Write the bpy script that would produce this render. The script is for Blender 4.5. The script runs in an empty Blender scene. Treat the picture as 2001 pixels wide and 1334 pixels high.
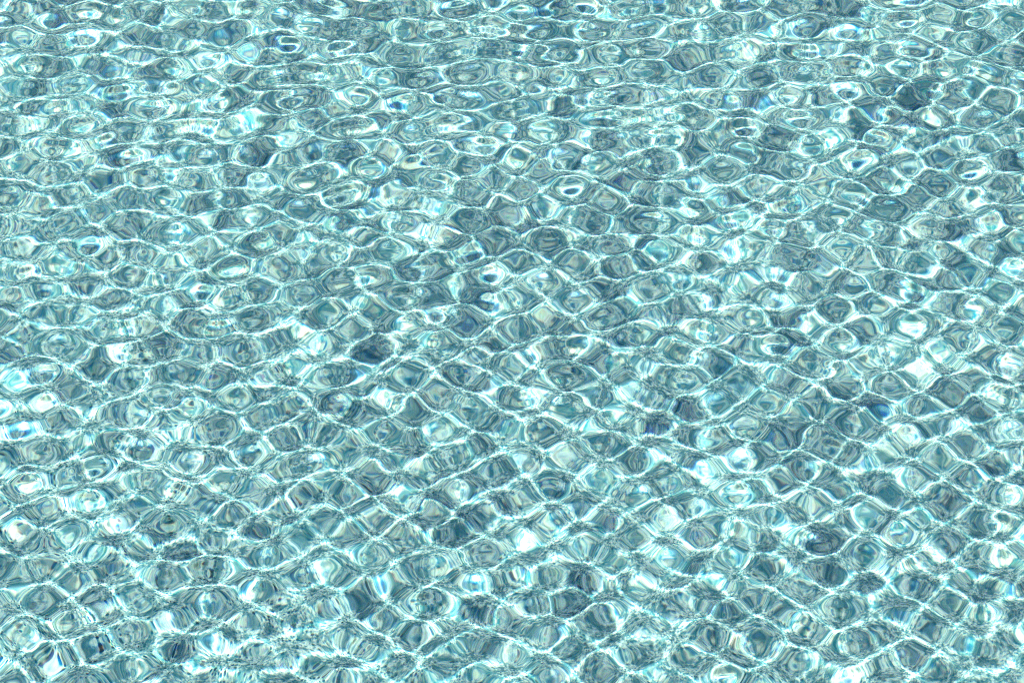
import bpy, math
import numpy as np

# ---------------------------------------------------------------- camera
scene = bpy.context.scene
col = scene.collection
R = math.radians
DEPTH = 0.85
CAM_H = 3.22
PITCH = 45.0
cam_d = bpy.data.cameras.new('camera')
cam = bpy.data.objects.new('camera', cam_d)
col.objects.link(cam)
cam.location = (0.0, 0.0, CAM_H)
cam.rotation_euler = (R(90 - PITCH), 0.0, 0.0)
cam_d.sensor_width = 36.0
cam_d.lens = 36.0 / (2 * math.tan(R(20.0 / 2)))
cam_d.clip_start = 0.05
cam_d.clip_end = 500.0
scene.camera = cam

# ---------------------------------------------------------------- light
SUN_ELEV, SUN_AZ = 86.0, 205.0          # azimuth clockwise from +Y
world = bpy.data.worlds.new('World')
scene.world = world
world.use_nodes = True
wn = world.node_tree
bg = wn.nodes['Background']
sky = wn.nodes.new('ShaderNodeTexSky')
sky.sky_type = 'NISHITA'
sky.sun_disc = False
sky.sun_elevation = R(SUN_ELEV)
sky.sun_rotation = R(SUN_AZ)
sky.dust_density = 1.0
sky.ozone_density = 1.0
wn.links.new(sky.outputs[0], bg.inputs[0])
bg.inputs[1].default_value = 0.05
sun_d = bpy.data.lights.new('sun', 'SUN')
sun_d.energy = 5.0
sun_d.angle = R(0.6)
sun_d.color = (1.0, 0.80, 0.67)
sun_d.cycles.is_caustics_light = True
sun = bpy.data.objects.new('sun', sun_d)
col.objects.link(sun)
sun.rotation_euler = (R(90 - SUN_ELEV), 0.0, R(180 - SUN_AZ))

vs = scene.view_settings
vs.view_transform = 'Standard'
vs.look = 'None'
vs.gamma = 1.0
vs.exposure = 1.72
vs.use_curve_mapping = False
cy = scene.cycles
cy.max_bounces = 8
cy.transmission_bounces = 6
cy.diffuse_bounces = 2
cy.caustics_refractive = True
cy.caustics_reflective = False
cy.use_denoising = False
cy.blur_glossy = 0.0
cy.filter_width = 1.1

# ---------------------------------------------------------------- materials
def new_mat(name):
    m = bpy.data.materials.new(name)
    m.use_nodes = True
    m.node_tree.nodes.clear()
    return m, m.node_tree.nodes, m.node_tree.links

def water_material():
    m, n, l = new_mat('clear_pool_water')
    out = n.new('ShaderNodeOutputMaterial')
    TINT = (0.755, 0.98, 0.985)

    def glass(colour, ior):
        g = n.new('ShaderNodeBsdfRefraction')
        g.inputs['Color'].default_value = (*colour, 1)
        g.inputs['Roughness'].default_value = 0.0
        g.inputs['IOR'].default_value = ior
        return g
    # water splits white light: red bends least, blue most
    whole = glass(TINT, 1.333)
    total = None
    for colour, ior in (((.60, 0, 0), 1.3305), ((.40, .25, 0), 1.3320), ((0, .50, 0), 1.3337),
                        ((0, .25, .40), 1.3362), ((0, 0, .60), 1.3392)):
        g = glass([c * t for c, t in zip(colour, TINT)], ior)
        if total is None:
            total = g
        else:
            add = n.new('ShaderNodeAddShader')
            l.new(total.outputs[0], add.inputs[0]); l.new(g.outputs[0], add.inputs[1])
            total = add
    mix = n.new("ShaderNodeMixShader"); mix.inputs[0].default_value = 0.42
    l.new(whole.outputs[0], mix.inputs[1]); l.new(total.outputs[0], mix.inputs[2])
    # mirrored sky, weakened as through a polarising filter
    fres = n.new('ShaderNodeFresnel'); fres.inputs[0].default_value = 1.333
    half = n.new('ShaderNodeMath'); half.operation = 'MULTIPLY'; half.inputs[1].default_value = 0.25
    mirror = n.new('ShaderNodeBsdfGlossy'); mirror.inputs['Roughness'].default_value = 0.0
    l.new(fres.outputs[0], half.inputs[0])
    mix2 = n.new('ShaderNodeMixShader')
    l.new(half.outputs[0], mix2.inputs[0])
    l.new(mix.outputs[0], mix2.inputs[1]); l.new(mirror.outputs[0], mix2.inputs[2])
    l.new(mix2.outputs[0], out.inputs['Surface'])
    return m

def floor_material():
    m, n, l = new_mat('speckled_plaster')
    out = n.new('ShaderNodeOutputMaterial')
    b = n.new('ShaderNodeBsdfDiffuse')
    geo = n.new('ShaderNodeNewGeometry')

    def noise(scale, detail, rough=.6):
        t = n.new('ShaderNodeTexNoise')
        t.inputs['Scale'].default_value = scale; t.inputs['Detail'].default_value = detail
        t.inputs['Roughness'].default_value = rough
        l.new(geo.outputs['Position'], t.inputs['Vector'])
        return t.outputs[0]

    def rng(src, a, b_, c, d, smooth=True):
        t = n.new('ShaderNodeMapRange')
        t.interpolation_type = 'SMOOTHSTEP' if smooth else 'LINEAR'
        for i, v in enumerate((a, b_, c, d)):
            t.inputs[i + 1].default_value = v
        l.new(src, t.inputs[0])
        return t.outputs[0]

    def math_(op, a, b_):
        t = n.new('ShaderNodeMath'); t.operation = op
        for i, v in enumerate((a, b_)):
            if isinstance(v, float): t.inputs[i].default_value = v
            else: l.new(v, t.inputs[i])
        return t.outputs[0]

    def mixc(f, a, b_):
        t = n.new('ShaderNodeMix'); t.data_type = 'RGBA'
        l.new(f, t.inputs['Factor'])
        for i, v in ((6, a), (7, b_)):
            if isinstance(v, tuple): t.inputs[i].default_value = (*v, 1)
            else: l.new(v, t.inputs[i])
        return t.outputs[2]

    def chips(scale, share, size, soft):
        v = n.new('ShaderNodeTexVoronoi'); v.inputs['Scale'].default_value = scale
        l.new(geo.outputs['Position'], v.inputs['Vector'])
        sep = n.new('ShaderNodeSeparateColor'); l.new(v.outputs['Color'], sep.inputs[0])
        pick = rng(sep.outputs[0], share * .8, share, 1.0, 0.0)
        # every chip has its own radius
        rad = math_('MULTIPLY', math_('ADD', math_('MULTIPLY', sep.outputs[1], .7), .5), size)
        d = math_('SUBTRACT', v.outputs['Distance'], rad)
        return math_('MULTIPLY', pick, rng(d, -soft, soft, 1.0, 0.0))
    # cement paste: fine sandy grain and faint cloudy variation
    grain = rng(noise(230, 3), .36, .64, 0.0, 1.0, False)
    base = mixc(grain, (0.050, 0.205, 0.245), (0.92, 0.93, 0.86))
    cloud = rng(noise(6, 4), .35, .65, 0.0, 0.22)
    base = mixc(cloud, base, (0.28, 0.47, 0.50))
    shade_mott = rng(noise(75, 2), .45, .60, 0.0, .72)  # teal mottle paints darker gaps between caustics into the plaster colour
    base = mixc(shade_mott, base, (0.01, 0.16, 0.21))
    # grey-blue and near-black aggregate chips
    clump = rng(noise(14, 3), .38, .62, .35, 1.0)
    # the coarse dark aggregate lies thicker towards the near left of the pool
    px = n.new('ShaderNodeSeparateXYZ'); l.new(geo.outputs['Position'], px.inputs[0])
    where = math_('ADD', math_('MULTIPLY', px.outputs[0], .8), px.outputs[1])
    clump = math_('MULTIPLY', clump, rng(where, 2.5, 4.2, 1.0, .40, False))
    near = rng(where, 2.5, 4.2, 1.0, .4, False)
    base = mixc(math_('MULTIPLY', chips(165, .30, .42, .10), near), base, (0.015, 0.10, 0.13))
    base = mixc(math_('MULTIPLY', chips(125, .34, .37, .08), clump), base, (0.008, 0.04, 0.055))
    l.new(base, b.inputs['Color'])
    l.new(b.outputs[0], out.inputs['Surface'])
    return m

# ---------------------------------------------------------------- pool floor
def sheet(name, x0, x1, y0, y1, z, mat):
    me = bpy.data.meshes.new(name)
    me.from_pydata([(x0, y0, z), (x1, y0, z), (x1, y1, z), (x0, y1, z)], [], [(0, 1, 2, 3)])
    me.materials.append(mat)
    o = bpy.data.objects.new(name, me)
    col.objects.link(o)
    return o

floor = sheet('pool_floor', -12, 12, -4, 16, -DEPTH, floor_material())
floor['kind'] = 'structure'
floor['label'] = 'speckled pale plaster pool floor under the rippling water'
floor.cycles.is_caustics_receiver = True

# ---------------------------------------------------------------- rippled water

# (count, mean wavelength m, spread of wavelength, heading deg, spread deg, rms slope, evenness of its crests, where it runs)
WAVES = [(40, .061, .13, 54, 12, .0222, .50, 'crossing'),
         (40, .062, .12, 126, 12, .0225, .50, 'crossing'),
         (40, .063, .14, 90, 18, .0212, .65, 'straight'),
         (30, .062, .27, 90, 55, .0165, 0.0, 'all'),
         (14, .26, .3, 90, 45, .013, 0.0, 'all')]
SEED = 5

def axis(c0, c1, step, m0, m1, mid, e0, e1):
    """fine in the middle, coarser to m0..m1, coarse to the pool's far ends"""
    def run(x, m, e, sgn):
        out, s = [], step
        while (m - x) * sgn > 0:
            s = min(s * 1.05, mid); x += s * sgn; out.append(x)
        while (e - x) * sgn > 0:
            s = min(s * 1.15, .25); x += s * sgn; out.append(x)
        return out
    a = list(np.arange(c0, c1, step))
    return np.array(run(c0, m0, e0, -1)[::-1] + a + run(a[-1], m1, e1, 1))

def height(X, Y, S):
    """ripples; where the mesh is too coarse to carry a wave it is left out"""
    r = np.random.default_rng(SEED)
    H = np.zeros_like(X)
    # long straight crests rule the far left, crossing ones the right and the near water
    far = .5 + .5 * np.tanh((Y - 3.45 - .55 * X + .12 * np.sin(4 * X) + .08 * np.sin(5 * Y + 2 * X)) / .40)
    for n, lam, sg, head, sd, slope, even, where in WAVES:
        Zr, Zi = np.zeros_like(X), np.zeros_like(X)
        for i in range(n):
            l = lam * math.exp(r.normal(0, sg)); th = R(head + r.normal(0, sd)); k = 2 * math.pi / l
            a = slope / math.sqrt(n) * math.sqrt(2) / k * np.clip(1.6 - 4.5 * S / l, 0, 1)
            ph = k * math.cos(th) * X + k * math.sin(th) * Y + r.uniform(0, 2 * math.pi)
            Zr += a * np.cos(ph); Zi += a * np.sin(ph)
        if even:
            rms = slope * math.sqrt(2) * lam / (2 * math.pi)
            Zr *= ((Zr ** 2 + Zi ** 2) / rms ** 2 + .03) ** (-even / 2)
        H += Zr * {'crossing': 1 - .42 * far, 'straight': .40 + .60 * far, 'all': 1.0}[where]
    # gusts: some patches of the water are livelier than others
    A = 1.0 + .14 * np.tanh((Y - 3.3 + .45 * X) / .7) + .06 * np.sin(2.1 * X - 3.3 * Y + 1) + .05 * np.sin(5.1 * X + 2.3 * Y)
    return H * A

STEP = 0.0027
xs = axis(-1.15, 1.15, STEP, -2.6, 2.6, .015, -12, 12)
ys = axis(2.35, 4.7, STEP, 1.1, 7.0, .015, -4, 16)
X, Y = np.meshgrid(xs, ys)
SX, SY = np.meshgrid(np.gradient(xs), np.gradient(ys))
H = height(X, Y, np.maximum(SX, SY))
nx, ny = len(xs), len(ys)
me = bpy.data.meshes.new('water')
co = np.stack([X, Y, H], -1).reshape(-1, 3).astype(np.float32)
idx = np.arange(nx * ny, dtype=np.int32).reshape(ny, nx)
q = np.stack([idx[:-1, :-1], idx[:-1, 1:], idx[1:, 1:], idx[1:, :-1]], -1).reshape(-1, 4)
me.vertices.add(len(co)); me.vertices.foreach_set('co', co.ravel())
me.loops.add(q.size); me.loops.foreach_set('vertex_index', q.ravel())
me.polygons.add(len(q)); me.polygons.foreach_set('loop_start', np.arange(0, q.size, 4, dtype=np.int32))
me.polygons.foreach_set('use_smooth', np.ones(len(q), dtype=bool))
me.update(calc_edges=True)
me.materials.append(water_material())
water = bpy.data.objects.new('water', me)
col.objects.link(water)
water['kind'] = 'structure'
water['label'] = 'clear rippling turquoise pool water crossed by small waves'
water.cycles.is_caustics_caster = True
print('water tris', len(q) * 2)
